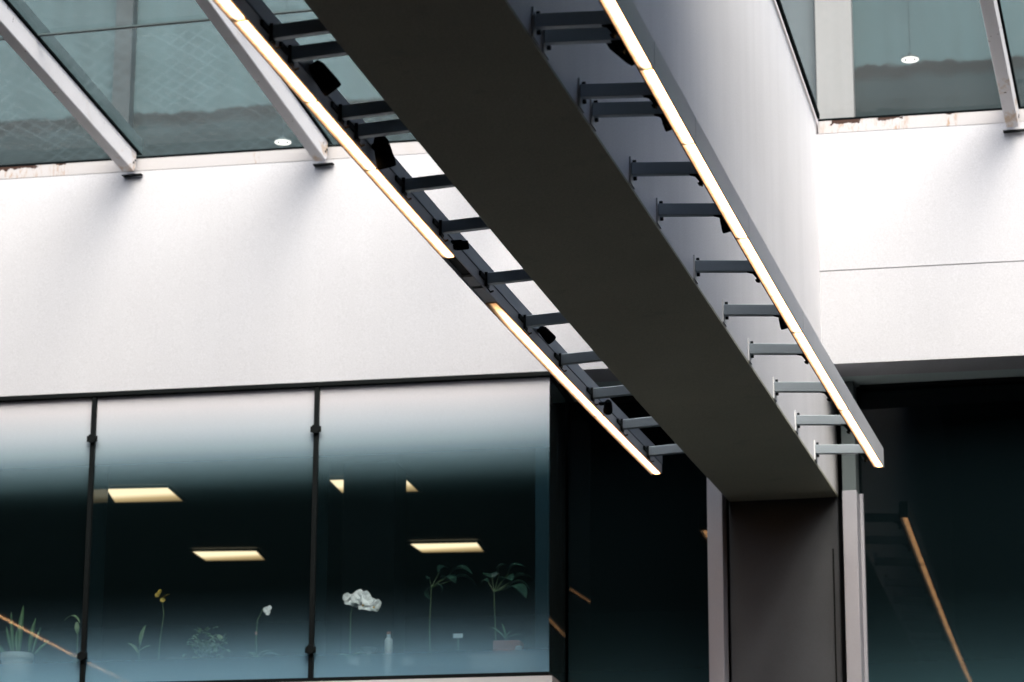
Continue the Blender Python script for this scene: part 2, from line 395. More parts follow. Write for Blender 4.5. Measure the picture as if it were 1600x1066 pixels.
def skylight(side, uends, ua, ub, zk, label):
    th = thing('skylight', FT(((ua + ub) / 2, 0, zk)), label, 'skylight')
    def gz(y): return zk + (YF - y) * SL
    if side == 'r': cl = [(1321, 187, .075, .034), (1391, 184, .06, .024), (1484, 178, .025, .018)]
    else: cl = [(10, 262, .17, .03), (95, 258, .03, .02), (-60, 262, .12, .03), (400, 245, .01, .014)]
    rust = rusty('kerb_paint', (.46, .445, .455), zk, [(hit(a, b_, FO, FN).x, hw, dp) for a, b_, hw, dp in cl])
    MB(FT).box(ua, ub, -.0025, .28, zk - KH, zk - .012).build('kerb', rust, th)
    MB(FT).box(ua, ub, -.004, .26, zk - .012, zk).build('gasket', blackrub, th)
    # rafters follow the beam direction (world y)
    xs = []
    for u in uends:
        p = FT((u, -.04, 0)); x, y1 = p.x, p.y - .0
        xs.append((x, y1))
    W_, H_ = .068, .128
    for x, y1 in xs:
        zt1, zt0 = gz(y1) - .012, gz(YROOF - .1) - .012
        # side profile with a chamfered foot
        prof = [(YROOF - .1, zt0), (y1, zt1), (y1, zt1 - H_ + .036), (y1 - .032, zt1 - H_ + .003), (YROOF - .1, zt0 - H_)]
        rf = MB().prism(prof, 0, x - W_, x).build('rafter', rafter_paint, th, bevel=.006)
        for dy, dz in ((-.045, -.055), (-.02, -.035)):
            MB().tube((x - .002, y1 + dy - .0, zt1 + dz - .02), (x + .004, y1 + dy, zt1 + dz - .02), .007, n=8).build('bolt', darkmetal, rf)
        MB().box(x - W_ - .02, x + .03, y1 + .002, y1 + .036, zt1 - H_ - .004, zt1 - H_ + .002).build('foot_plate', darkmetal, rf)
        # gasket line and the outer cap above the glass
        mb = MB(); mb.hexa([(x - .004, YROOF - .1, zt0 - .002), (x - .004, y1, zt1 - .002), (x + .012, y1, zt1 - .002), (x + .012, YROOF - .1, zt0 - .002),
                            (x - .004, YROOF - .1, zt0 + .011), (x - .004, y1, zt1 + .011), (x + .012, y1, zt1 + .011), (x + .012, YROOF - .1, zt0 + .011)])
        mb.build('gasket', blackrub, rf)
        mb = MB(); mb.hexa([(x - .06, YROOF, zt0 + .03), (x - .06, y1 + .1, zt1 + .02), (x - .005, y1 + .1, zt1 + .02), (x - .005, YROOF, zt0 + .03),
                            (x - .06, YROOF, zt0 + .12), (x - .06, y1 + .1, zt1 + .11), (x - .005, y1 + .1, zt1 + .11), (x - .005, YROOF, zt0 + .12)])
        mb.build('outer_cap', rubber_grey, rf)
    xa, xb = FT((ua, 0, 0)).x, FT((ub, 0, 0)).x
    edges = [xa] + [x for x, _ in xs] + [xb]
    ysplit = hitx(200, 40, 0).y
    # lap joint of the panes
    pj = hit(200, 42, Vector((0, YF, zk)), Vector((0, SL, 1)).normalized()) if side == 'l' else None
    for a, b in zip(edges, edges[1:]):
        runs = [(YROOF - .1, pj.y - .004), (pj.y + .004, YF + .05)] if pj else [(YROOF - .1, YF + .05)]
        for y0, y1 in runs:
            mb = MB()
            ya = y1 + (a - XR) * math.tan(AF) if y1 > YF else y1
            yb = y1 + (b - XR) * math.tan(AF) if y1 > YF else y1
            zz = lambda y: gz(y) + .004
            mb.hexa([(a + .006, y0, zz(y0)), (a + .006, ya, zz(ya)), (b - .006, yb, zz(yb)), (b - .006, y0, zz(y0)),
                     (a + .006, y0, zz(y0) + .006), (a + .006, ya, zz(ya) + .006), (b - .006, yb, zz(yb) + .006), (b - .006, y0, zz(y0) + .006)])
            mb.build('glass_pane', wired_l if side == 'l' else wired_r, th)
        if pj:
            MB().box(a + .01, b - .01, pj.y - .012, pj.y + .012, gz(pj.y) - .006, gz(pj.y) + .003).build('glazing_joint', rubber_grey, th)
    if side == 'r':                                  # dark seal where the glass meets the beam
        mb = MB(); y0, y1 = YROOF - .1, YF - .03
        mb.hexa([(xa - .0, y0, gz(y0) - .012), (xa - .0, y1, gz(y1) - .012), (xa + .014, y1, gz(y1) - .012), (xa + .014, y0, gz(y0) - .012),
                 (xa - .0, y0, gz(y0) + .016), (xa - .0, y1, gz(y1) + .016), (xa + .014, y1, gz(y1) + .016), (xa + .014, y0, gz(y0) + .016)])
        mb.build('seal', blackrub, th)
    return th
uR1 = fuv(213, 255, -.04)[0]; uR2 = fuv(512, 243, -.04)[0]; dU = uR2 - uR1
uR5 = fuv(1592, 185, -.04)[0]
skyL = skylight('l', [uR1 - 2 * dU, uR1 - dU, uR1, uR2, uR2 + dU], -6.5, UBM0 - .012, ZKL, 'wired glass skylight with white rusting rafters above the left white wall')
skyR = skylight('r', [uR5, uR5 + dU, uR5 + 2 * dU], .012, 6.0, ZKR, 'wired glass skylight with rust stained kerb, right of the beam')
# solid roof strips beyond the glazing's ends
struct('roof', MB(FT).box(-12, -6.52, -5, .28, ZKL - .3, ZKL + .6).box(6.02, 9, -5, .28, ZKR - .3, ZKR + .6), roofm, 'solid dark roof beside the skylights', 'roof')

# ------------------------------------------------------------------ outside, beyond the glazing
def outer_wall_mat():
    M, nt, out = newmat('weathered_outer_wall')
    b = N(nt, 'ShaderNodeBsdfPrincipled'); b.inputs['Roughness'].default_value = .85
    g = N(nt, 'ShaderNodeNewGeometry').outputs['Position']
    s = N(nt, 'ShaderNodeSeparateXYZ'); nt.links.new(g, s.inputs[0])
    z = math_(nt, 'ADD', s.outputs[2], math_(nt, 'MULTIPLY', math_(nt, 'SUBTRACT', noise(nt, 6, 5, .7), .5), .14))
    mr = N(nt, 'ShaderNodeMapRange'); mr.inputs[1].default_value = ZST - .5; mr.inputs[2].default_value = ZST + .5
    nt.links.new(z, mr.inputs[0])
    rp = ramp(nt, [(.0, (.004, .013, .016)), (.40, (.008, .021, .025)), (.45, (.003, .007, .008)), (.50, (.003, .007, .008)), (.525, (.042, .078, .088)), (1, (.046, .084, .095))])  # wavy dark line, with a darker tone below it than above
    nt.links.new(mr.outputs[0], rp.inputs[0])
    st = ramp(nt, [(.3, .72), (.7, 1)]); nt.links.new(noise(nt, 2, 6, .65, stretch=(2, 2, .3)), st.inputs[0])
    c = mixc(nt, 1.0, rp.outputs[0], st.outputs[0]); nt.nodes[-1].blend_type = 'MULTIPLY'
    nt.links.new(c, b.inputs['Base Color']); nt.links.new(b.outputs[0], out.inputs[0])
    return M
VO = 2.6                                              # distance of the neighbouring wall behind the white wall
ZST = (fuv(300, 178, VO)[1] + fuv(1450, 98, VO)[1]) / 2
outw = outer_wall_mat()
ow = thing('neighbour_wall', FT((0, VO, ZKL - .6)), 'grey weathered outside wall with a wavy dark line, darker below it, seen through the skylights', 'wall')
MB(FT).box(-16, 14, VO, VO + .3, ZKL - .7, 13).build('wall_face', outw, ow)
pa, pb = fuv(1275, 90, VO - .12)[0], fuv(1332, 90, VO - .12)[0]
MB(FT).box(pa, pb, VO - .12, VO - .005, ZKL - .7, 13).build('pilaster', paint('white_pilaster', (.23, .235, .24), streak=.1), ow)
pa, pb = fuv(1180, 90, VO - .06)[0], fuv(1274, 90, VO - .06)[0]
MB(FT).box(pa, pb, VO - .06, VO - .005, ZKL - .7, 13).build('fin_reflection', paint('fin_reflection_blue', (.075, .098, .112), streak=.25), ow)  # pale blue strip painted as the beam side's reflection in the glass
pa, pb = fuv(178, 90, VO - .1)[0], fuv(205, 90, VO - .1)[0]
MB(FT).box(pa, pb, VO - .1, VO - .005, ZKL - .7, 13).build('upright_reflection', paint('upright_reflection_grey', (.028, .038, .042)), ow)  # dark strip standing in for an upright's reflection in the glass
struct('roof_deck', MB(FT).box(-16, 14, .30, VO, ZKL - .75, ZKL - .7), roofm, 'flat roof deck behind the white wall', 'roof')
struct('ground', MB().box(-90, 90, -60, 90, -1.2, -1.0), paint('ground_paving', (.2, .2, .2)), 'paved ground around the building', 'ground')

lampm = emis('reflection_disc_glow', (1, .95, .88), .8)  # glowing discs added outside to stand in for lamp reflections in the glass
for k, (px, py, lb) in enumerate(((442, 222, 'glowing round disc standing in for a lamp reflection in the left skylight beside a white rafter'),
                                  (1422, 93, 'glowing round disc standing in for a lamp reflection in the right skylight'))):
    p = hit(px, py, FO + FN * (VO - .32), FN)
    d = thing('reflection_disc', p, lb, 'lamp')
    r = .055
    MB().lathe(p, [(r, .0), (r, .012), (r * .6, .016)], 24).build('housing', paint('lamp_grey', (.05, .07, .075)), d)
    mb = MB(); mb.lathe(p, [(r * .45, -.006), (r * .45, -.001)], 20).build('diffuser', lampm, d)
    mb = MB()
    for i in range(24):
        a, b = 2*math.pi*i/24, 2*math.pi*(i+1)/24
        mb.hexa([p + Vector((q*math.cos(t), q*math.sin(t), zz)) for zz in (-.004, -.001) for q, t in ((r*.7, a), (r*.98, a), (r*.98, b), (r*.7, b))])
    mb.build('ring', lampm, d)
    MB().tube(p + Vector((0, 0, .016)), p + Vector((0, 0, .04)), .012, n=10).tube(p + Vector((0, 0, .04)), p + Vector((0, 0, 3.5)), .0025, n=6).build('hanger', paint('hanger_grey', (.02, .035, .04)), d)

# ------------------------------------------------------------------ glass bay
bay = thing('glass_bay', FT((UB - 1.5, 0, ZG0)), 'frameless glass bay with frosted bands and black joints under the left white wall', 'window')
def zf(py): return fuv(430, py)[1]
def zfq(x, y): return fuv(x, y)[1]
zt = lambda y: fuv(680, y)[1]
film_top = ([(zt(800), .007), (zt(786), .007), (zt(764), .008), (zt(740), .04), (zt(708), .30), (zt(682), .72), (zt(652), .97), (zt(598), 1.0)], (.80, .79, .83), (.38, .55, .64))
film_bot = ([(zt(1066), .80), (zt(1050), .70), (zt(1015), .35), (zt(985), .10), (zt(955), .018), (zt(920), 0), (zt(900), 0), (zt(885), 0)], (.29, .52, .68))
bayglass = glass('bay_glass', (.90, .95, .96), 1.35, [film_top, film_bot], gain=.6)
um = [fuv(145, 680)[0], fuv(494, 670)[0]]
us = [um[0] - (um[1] - um[0]), um[0], um[1], UB]
us = [us[0] - (um[1] - um[0])] + us
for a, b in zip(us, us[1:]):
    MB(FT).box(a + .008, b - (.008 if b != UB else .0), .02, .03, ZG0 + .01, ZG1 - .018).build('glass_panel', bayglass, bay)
MB(FT).box(us[0], UB + .01, -.012, .045, ZG1 - .014, ZG1 + .007).build('top_rail', blackpaint, bay)
MB(FT).box(us[0], UB + .006, -.02, .045, ZG0 - .014, ZG0 + .010).build('bottom_rail', blackpaint, bay)
MB(FT).box(us[0], UB + .03, -.05, .2, ZG0 - .30, ZG0 - .016).build('sill', whitesteel, bay)
finglass = glass('fin_glass', (.08, .14, .17), 1.2, [([(ZG0, .10), (ZG1, .04)], (.10, .22, .27))])
for u in us[1:-1]:
    mu = MB(FT).box(u - .013, u + .013, -.004, .019, ZG0 + .010, ZG1 - .018).build('joint_bar', blackpaint, bay)
    MB(FT).box(u - .006, u + .006, .034, .28, ZG0 + .012, ZG1 - .02).build('glass_fin', finglass, bay)
    for py in (672, 1016):
        z = fuv(480, py)[1]
        MB(FT).lathe((0, 0, 0), [(.001, 0)], 3) if False else None
        c = MB(FT); c.tube((u, -.024, z), (u, -.004, z), .026, n=16); c.box(u - .031, u + .031, -.012, -.005, z - .017, z + .017)
        c.build('clamp', blackpaint, mu, bevel=.002)
# return glass at the right end of the bay
sideglass = glass('side_glass', (.30, .36, .37), 1.5, [([(ZG0 - .3, .10), (ZG1, .035)], (.20, .27, .27))])
MB(FT).box(UB - .010, UB, .032, DR - .01, ZG0 + .01, ZG1 - .012).build('side_glass', sideglass, bay)
MB(FT).box(UB - .012, UB + .004, .046, DR + .04, ZG1 - .011, ZG1 + .011).build('side_top_rail', blackpaint, bay)
MB(FT).box(UB - .012, UB + .006, .046, DR + .04, ZG0 - .014, ZG0 + .010).build('side_bottom_rail', blackpaint, bay)
MB(FT).box(UB - .08, UB - .011, DR - .06, DR + .06, ZG0 - .3, ZG1 + .0).build('corner_post', blackpaint, bay)
tint = glass('bay_corner_strip', (.45, .66, .78), 1.3, [([(ZG0, .12), (ZG1, .12)], (.13, .28, .36))])
MB(FT).box(UB - .078, UB - .002, .0305, .0315, ZG0 + .012, ZG1 - .02).build('edge_tint', tint, bay)

# ------------------------------------------------------------------ window wall in the recess, mullions and the grey column
ww = thing('window_wall', WT((0, 0, 0)), 'dark recessed window wall with pale upright mullions, behind the beam end', 'window')
zw = lambda y: wuv(1450, y)[1]
wfilm = ([(zw(1120), .30), (zw(1066), .19), (zw(1010), .07), (zw(940), .024), (zw(900), .022)], (.17, .38, .46))
darkglass = glass('dark_window_glass', (.10, .13, .14), 1.5, [wfilm], gain=.34)
m1 = [wuv(x, 900, -.16)[0] for x in (1106, 1130)]
m2 = [wuv(x, 900, -.16)[0] for x in (1319, 1342)]
c1, c2 = wuv(1140, 900, -.03)[0], wuv(1312, 900, -.03)[0]
UWL = (FT((UB, DR, 0)) - WO).dot(WU)
zl = wuv(1400, 1200)[1] - 1.0
for a, b in ((UWL + .005, (m1[0] + m1[1]) / 2), ((m2[0] + m2[1]) / 2, 2.2), (2.21, 6)):
    MB(WT).box(a, b, .0, .01, zl, ZS - .001).build('glass_panel', darkglass, ww)
MB(WT).box(m1[0], m1[1], -.16, -.001, zl, ZG1 + .008).build('mullion', mull, ww, bevel=.004)
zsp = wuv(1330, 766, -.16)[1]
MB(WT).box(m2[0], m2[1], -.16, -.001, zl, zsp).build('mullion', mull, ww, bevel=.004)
MB(WT).box(m2[0] + .002, m2[1] - .002, -.150, -.001, zsp, ZS - .004).build('mullion_upper_shaded', paint('mullion_shade_paint', (.10, .125, .13), fine=.08), ww, bevel=.003)  # upper length painted darker to carry the soffit's shade
MB(WT).box(m2[1] + .002, m2[1] + .02, -.035, -.001, zl, wuv(1344, 772, -.03)[1]).build('glazing_bead', mull, ww)
MB(WT).box(2.195, 2.215, -.03, -.001, zl, ZS).build('glazing_bar', blackpaint, ww)
MB(WT).box(m2[1] + .02, 6, -.05, -.002, ZS - .018, ZS - .002).build('head_frame', blackpaint, ww)
MB(WT).box(UWL + .08, m1[0], -.05, -.002, ZG1 - .04, ZG1 + .006).build('head_frame', blackpaint, ww)
clm = thing('grey_column', WT(((c1 + c2) / 2, 0, 0)), 'broad smooth grey column under the far end of the beam', 'column')
MB(WT).box(c1, c2, -.03, .30, 0, ZB - .004).build('shaft', greycol, clm, bevel=.006)
MB(WT).box(c2 - .035, c2 - .028, -.036, -.03, 0, ZB - .3).build('groove_strip', blackpaint, clm)

# ------------------------------------------------------------------ room behind the glass
ZFL = ZG0 - 1.0
VB = 7.5
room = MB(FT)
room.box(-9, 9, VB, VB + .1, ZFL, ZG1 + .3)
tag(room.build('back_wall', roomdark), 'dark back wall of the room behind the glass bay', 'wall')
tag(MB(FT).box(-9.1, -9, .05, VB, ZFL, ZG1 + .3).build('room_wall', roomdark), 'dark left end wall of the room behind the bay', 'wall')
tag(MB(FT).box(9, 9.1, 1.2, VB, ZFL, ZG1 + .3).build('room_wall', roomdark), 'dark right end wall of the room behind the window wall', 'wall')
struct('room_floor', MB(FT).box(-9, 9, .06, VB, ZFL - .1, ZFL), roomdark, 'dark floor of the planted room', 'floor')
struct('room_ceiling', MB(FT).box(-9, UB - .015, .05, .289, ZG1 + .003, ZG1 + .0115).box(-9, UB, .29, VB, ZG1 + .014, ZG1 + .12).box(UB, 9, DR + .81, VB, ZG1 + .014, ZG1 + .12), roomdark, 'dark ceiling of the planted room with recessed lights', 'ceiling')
tag(MB(FT).box(-9, UB - .02, .05, .28, 0, ZG0 - .31).build('bounce_wall', white), 'white lower wall under the sill of the glass bay, added out of view to bounce light', 'wall')  # unseen wall added to bounce sunlight up onto the beam underside
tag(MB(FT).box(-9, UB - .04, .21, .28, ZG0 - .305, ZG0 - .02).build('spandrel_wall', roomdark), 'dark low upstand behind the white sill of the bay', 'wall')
# recessed ceiling lights
ZC = ZG1 - .004
paneld = None
def panel_mat():
    M, nt, out = newmat('ceiling_light_diffuser')
    e = N(nt, 'ShaderNodeEmission')
    uv = N(nt, 'ShaderNodeTexCoord'); s = N(nt, 'ShaderNodeSeparateXYZ'); nt.links.new(uv.outputs['Generated'], s.inputs[0])
    r = ramp(nt, [(0, (.66, .50, .31)), (.45, (.66, .50, .31)), (.7, (.30, .20, .095)), (1, (.07, .045, .02))])
    nt.links.new(s.outputs[1], r.inputs[0]); nt.links.new(r.outputs[0], e.inputs[0]); e.inputs[1].default_value = 1.0
    nt.links.new(e.outputs[0], out.inputs[0]); return M
panelm = panel_mat()
lights = [([(166, 763), (262, 761), (287, 783), (180, 785)], 'large warm ceiling light in the middle glass panel, nearest the top'),
          ([(300, 861), (400, 860), (415, 875), (322, 876)], 'slim warm ceiling light seen low in the middle glass panel'),
          ([(514, 749), (632, 746), (655, 768), (535, 770)], 'warm ceiling light half hidden by the dark pillar, right glass panel'),
          ([(640, 849), (745, 847), (757, 862), (660, 863)], 'slim warm ceiling light above the broad leaved plants, right glass panel')]
for q, lb in lights:
    P = [hitz(x, y, ZC) for x, y in q]
    c = sum(P, Vector()) / 4
    t = thing('ceiling_light', c, lb, 'ceiling light', 'recessed ceiling lights in the planted room')
    mb = MB(); mb.hexa([p for p in P] + [p + Vector((0, 0, .012)) for p in P]); mb.build('diffuser', panelm, t)
    mb = MB()
    O = [c + (p - c) * 1.07 for p in P]
    for i in range(4):
        j = (i + 1) % 4; dz = Vector((0, 0, .012)); lo = Vector((0, 0, -.006))
        mb.hexa([P[i] + lo, P[j] + lo, O[j] + lo, O[i] + lo, P[i] + dz, P[j] + dz, O[j] + dz, O[i] + dz])
    mb.build('frame', paint('light_frame', (.10, .09, .07)), t)
pa = hit(536, 760, FO + FN * 1.9, FN); pb = hit(618, 760, FO + FN * 1.9, FN)
ua, ub = (pa - FO).dot(FU), (pb - FO).dot(FU)
tag(MB(FT).box(ua, ub, 1.9, 2.2, ZFL, ZC).build('dark_pillar', roomdark, bevel=.01), 'dark square pillar in front of a warm ceiling light, behind the right glass panel', 'pillar')

# ------------------------------------------------------------------ linear lights on their brackets
ZL = ZB + .010                                       # bottom of the light strips
LW = .044
XLL = (hitz(345, 8, ZL).x + hitz(1020, 739, ZL).x) / 2          # outer lower edge of the left strip
XRL = (hitz(948, 8, ZL).x + hitz(1364, 728, ZL).x) / 2          # inner lower edge of the right strip
def led_mat(fade=False):
    M, nt, out = newmat('led_diffuser_fading' if fade else 'led_diffuser')
    uv = N(nt, 'ShaderNodeUVMap'); s = N(nt, 'ShaderNodeSeparateXYZ'); nt.links.new(uv.outputs[0], s.inputs[0])
    r = ramp(nt, [(0, (.42, .17, .06)), (.06, (.56, .31, .15)), (.20, (.64, .43, .25)), (.30, (1.8, 1.2, .72)), (.52, (9.5, 4.9, 2.1)), (.95, (9.0, 4.6, 2.0)), (1, (.8, .38, .16))])
    nt.links.new(s.outputs[0], r.inputs[0])
    n1 = ramp(nt, [(.35, .70), (.65, 1.15)]); nt.links.new(noise(nt, 22, 4, .65), n1.inputs[0])
    if fade: ends = ramp(nt, [(0, .02), (.04, .10), (.12, .5), (.2, 1), (.988, 1), (1, .14)])
    else: ends = ramp(nt, [(0, .10), (.007, .9), (.01, 1), (.984, 1), (.992, .25), (1, .05)])
    nt.links.new(s.outputs[1], ends.inputs[0])
    e = N(nt, 'ShaderNodeEmission'); nt.links.new(r.outputs[0], e.inputs[0])
    nt.links.new(math_(nt, 'MULTIPLY', n1.outputs[0], ends.outputs[0]), e.inputs[1])
    nt.links.new(e.outputs[0], out.inputs[0]); return M
ledm, ledf = led_mat(), led_mat(True)
def strip(x0, x1, ya, yb, mat, parent, angled=False):
    bm = bmesh.new(); uvl = bm.loops.layers.uv.new('UVMap')
    n = max(4, int((yb - ya) / .15)); rows = []
    for i in range(n + 1):
        y = ya + (yb - ya) * i / n; z = ZL - sag(y, x0); k = i / n
        rows.append(([bm.verts.new((x0, y, z)), bm.verts.new((x0 + (x1-x0)*.5, y, z - .0015)), bm.verts.new((x1, y, z)), bm.verts.new((x1, y, z + .012)), bm.verts.new((x0, y, z + .012))], k))
    us_ = [0, .5, 1, 1, 0]
    for (A, ka), (B, kb) in zip(rows, rows[1:]):
        for i in range(5):
            j = (i + 1) % 5
            f = bm.faces.new([A[i], A[j], B[j], B[i]])
            for lp, (uu, vv) in zip(f.loops, ((us_[i], ka), (us_[j], ka), (us_[j], kb), (us_[i], kb))): lp[uvl].uv = (uu, vv)
    for A, k in (rows[0], rows[-1]):
        f = bm.faces.new(A)
        for lp in f.loops: lp[uvl].uv = (.1, k)
    bmesh.ops.recalc_face_normals(bm, faces=bm.faces)
    me = bpy.data.meshes.new('diffuser'); bm.to_mesh(me); bm.free(); me.materials.append(mat)
    o = bpy.data.objects.new('diffuser', me); COL.objects.link(o)
    o.parent = parent; o.matrix_parent_inverse = Matrix.Translation(parent.location).inverted()
    return o
def long_bar(x0, x1, z0, z1, ya, yb, nm, mat, parent, step=.35):
    mb = MB(); n = max(1, int((yb - ya) / step)); rows = []
    for i in range(n + 1):
        y = ya + (yb - ya) * i / n; g = sag(y, x0)
        rows.append([mb.bm.verts.new(p) for p in ((x0, y, ZL + z0 - g), (x1, y, ZL + z0 - g), (x1, y, ZL + z1 - g), (x0, y, ZL + z1 - g))])
    for A, B in zip(rows, rows[1:]):
        for i in range(4): mb.bm.faces.new([A[i], A[(i+1) % 4], B[(i+1) % 4], B[i]])
    mb.bm.faces.new(rows[0]); mb.bm.faces.new(rows[-1][::-1])
    return mb.build(nm, mat, parent)
def ly(x, px_y):                                     # y of a point on a strip line from its height in the picture
    y = 10.5
    for _ in range(5):
        z = ZL - sag(y, x); lo, hi = 5.0, 20.0
        for _ in range(40):
            mid = (lo + hi) / 2; d = Vector((x, mid, z)) - CAM
            py = 533 - F * d.dot(UP) / d.dot(FW)
            if py < px_y: lo = mid
            else: hi = mid
        y = (lo + hi) / 2
    return y
def project(p):
    d = Vector(p) - CAM; return 800 + F * d.dot(RT) / d.dot(FW), 533 - F * d.dot(UP) / d.dot(FW)

# right line
YN = 6.0
lr = thing('linear_light', (XRL, ly(XRL, 730), ZB), 'long glowing light strip with grey metal side panels, right of the beam', 'light', 'linear lights along the beam')
yr = [YN] + [ly(XRL + .02, y) for y in (109, 225, 373, 520, 641, 730)]
for a, b in zip(yr, yr[1:]):
    strip(XRL, XRL + LW, a + .002, b - .002, ledm, lr)
    long_bar(XRL + LW + .002, XRL + LW + .006, -.003, .098, a + .0025, b - .0025, 'side_panel', alum, lr)
long_bar(XRL - .002, XRL + LW + .0015, .013, .092, YN, yr[-1] - .004, 'housing', darkmetal, lr)
long_bar(XRL - .004, XRL - .0005, -.003, .04, YN, yr[-1], 'lip', darkmetal, lr)
# left line
ll = thing('linear_light', (XLL, ly(XLL, 740), ZB), 'long glowing light strip with one unlit gap, left of the beam', 'light', 'linear lights along the beam')
yl = [YN] + [ly(XLL + .02, y) for y in (33, 160, 266, 403)]
for a, b in zip(yl, yl[1:]): strip(XLL, XLL + LW, a + .002, b - .002, ledm, ll)
g0, g1, g2, g3 = [ly(XLL + .02, y) for y in (403, 474, 651, 741)]
strip(XLL, XLL + LW, g1, g2 - .0015, ledf, ll); strip(XLL, XLL + LW, g2 + .0015, g3, ledm, ll)
long_bar(XLL - .001, XLL + LW + .002, .013, .092, YN, g3 - .004, 'housing', darkmetal, ll)
long_bar(XLL - .005, XLL - .0015, -.003, .096, YN, g3, 'side_panel', alum, ll)
long_bar(XLL + LW + .0025, XLL + LW + .008, .002, .050, YN, g3, 'inner_panel', alum, ll)
long_bar(XLL + LW + .0025, XLL + LW + .012, .053, .112, YN, g3, 'inner_panel', steelarm, ll)
gm = [g0 + (g1 - g0) * t for t in (.0, .42, .62, .68, 1)]
long_bar(XLL, XLL + LW, .002, .012, gm[1], gm[2], 'blank_cover', whitesteel, ll)
long_bar(XLL, XLL + LW, .0035, .0125, gm[3], gm[4] - .001, 'blank_cover', alum, ll)

lm = thing('linear_light', (XLL - 4.80, 11, ZB), 'second light line seen as a thin orange reflection in the left bay glass', 'light', 'linear lights along the beam')
strip(XLL - 4.80, XLL - 4.80 + LW, 8.0, YF - .35, ledm, lm)
long_bar(XLL - 4.801, XLL - 4.799 + LW, .013, .092, 8.0, YF - .35, 'housing', darkmetal, lm)
for y in (8.6, 11, 13.4): MB().tube((XLL - 4.78, y, ZL + .05), (XLL - 4.78, y, ZROOF if y < YROOF else ZKL + (YF - y) * SL), .006, n=8).build('hanger', darkmetal, lm)

def bracket(y, side, label, grp):
    """flat arm from the beam to a light line, with a bolted wall plate and a curved hook"""
    s = 0 if side == 'r' else sag(y, XL); za = ZB + (.036 if side == 'r' else .032) - s
    sx = 1 if side == 'r' else -1
    xb = XR if side == 'r' else XL
    xe = XRL - .005 if side == 'r' else XLL + LW + .013
    t = thing('support_bracket', (xb, y, za), label, 'bracket', grp)
    dr = -.010 - .25 * sag(y, XR + 1)
    h, d = .047, .030
    if side == 'l': dr = -.010
    x0, x1 = xb + sx * .007, xe
    mb = MB()
    mb.hexa([(x0, y, za), (x0, y + d, za), (x1, y + d, za + dr), (x1, y, za + dr), (x0, y, za + h), (x0, y + d, za + h), (x1, y + d, za + h + dr), (x1, y, za + h + dr)])
    mb.build('arm', steelarm, t, bevel=.002)
    MB().box(min(xb, xb + sx * .006), max(xb, xb + sx * .006), y - .004, y + .075, za - (.033 if side == 'r' else .028), za + h + .022).build('wall_plate', whitesteel, t)
    MB().tube((xb + sx * .005, y + .045, za - .002), (xb + sx * .018, y + .045, za - .002), .008, n=6).build('bolt', darkmetal, t)
    MB().tube((xb + sx * .005, y + .035, za + h + .012), (xb + sx * .018, y + .035, za + h + .012), .008, n=6).build('bolt', darkmetal, t)
    zz = za + dr
    if side == 'r':
        pts = [(xe - .055, zz + .004), (xe - .035, zz - .002), (xe - .022, zz - .018), (xe - .014, zz - .030), (xe - .022, zz - .034), (xe - .019, zz - .039), (xe - .006, zz - .043), (xe - .001, zz - .024), (xe - .001, zz + .004)]
        MB().prism(pts, 1, y + .004, y + .026).build('hook', blackrub, t)
    else:
        MB().box(xe - .0005, xe + .010, y - .003, y + d + .003, zz - .010, zz + h + .004).build('end_plate', darkmetal, t)
        mb = MB()
        mb.box(xe - .0035, xe + .006, y - .085, y - .006, zz + .014, zz + .032)
        mb.prism([(xe + .002, zz - .012), (xe + .008, zz - .012), (xe + .022, zz - .030), (xe + .034, zz - .027), (xe + .034, zz - .032), (xe + .020, zz - .037)], 1, y + .005, y + .012)
        mb.build('clip', darkmetal, t)
    return t
ordn = ['first', 'second', 'third', 'fourth', 'fifth', 'sixth', 'seventh', 'eighth', 'ninth', 'tenth', 'eleventh', 'twelfth', 'thirteenth']
def tone(i): return 'pale grey' if i < 4 else ('mid grey' if i < 7 else 'near black')
rp = [(1274, 700), (1244, 656), (1210, 606), (1171, 553), (1131, 496), (1086, 428), (1028, 340), (986, 273), (925, 172), (906, 141), (850, 49), (834, 20)]
for i, (px, py) in enumerate(rp):
    y = hitx(px, py, XR + .006).y
    bracket(y, 'r', '%s flat bracket holding the right light line, %s from the grey column' % (tone(i), ordn[i]), 'brackets between the beam and the right light line')
lp = [(1074.6, 708), (1036.5, 666), (994, 617.7), (948.6, 564.6), (897, 505), (840, 438.5), (769, 358), (717, 292), (653, 207), (631, 178), (558, 86), (531, 52)]
for i, (px, py) in enumerate(lp):
    y = ly(XL, py + 4)
    bracket(y, 'l', '%s flat bracket holding the left light line, %s from the grey column' % (tone(i), ordn[i]), 'brackets between the beam and the left light line')

def spotlight(px, py, side, size, aim, label):
    """small black track head on the inner side of a light line"""
    x = XLL + LW + .055 if side == 'l' else XRL - .035
    p = hitx(px, py, x)
    t = thing('spotlight', p, label, 'spotlight', 'small black spotlights clipped to the light lines')
    xa = XLL + LW + .012 if side == 'l' else XRL - .004
    a = Vector(aim).normalized()
    MB().tube(p - a * size * .55, p + a * size * .35, size * .34, size * .42, 14).tube(p + a * size * .35, p + a * size * .55, size * .42, size * .40, 14).tube(p - a * size * .8, p - a * size * .55, size * .22, size * .34, 14).build('head', blackrub, t, bevel=.002)
    MB().box(min(xa, p.x), max(xa, p.x), p.y - .012, p.y + .012, p.z + size * .28, p.z + size * .48).tube((p.x, p.y, p.z + size * .45), (p.x, p.y, p.z - size * .1), size * .14).build('yoke', blackrub, t)
    MB().tube(p + a * size * .552, p + a * size * .57, size * .36, n=14).build('lens', darkmetal, t)
    return t
spotlight(508, 124, 'l', .085, (.5, .5, -.75), 'large black spotlight on the left light line by the skylight glass')
spotlight(600, 242, 'l', .085, (.15, .4, -.9), 'black spotlight on the left light line just below the skylight edge')
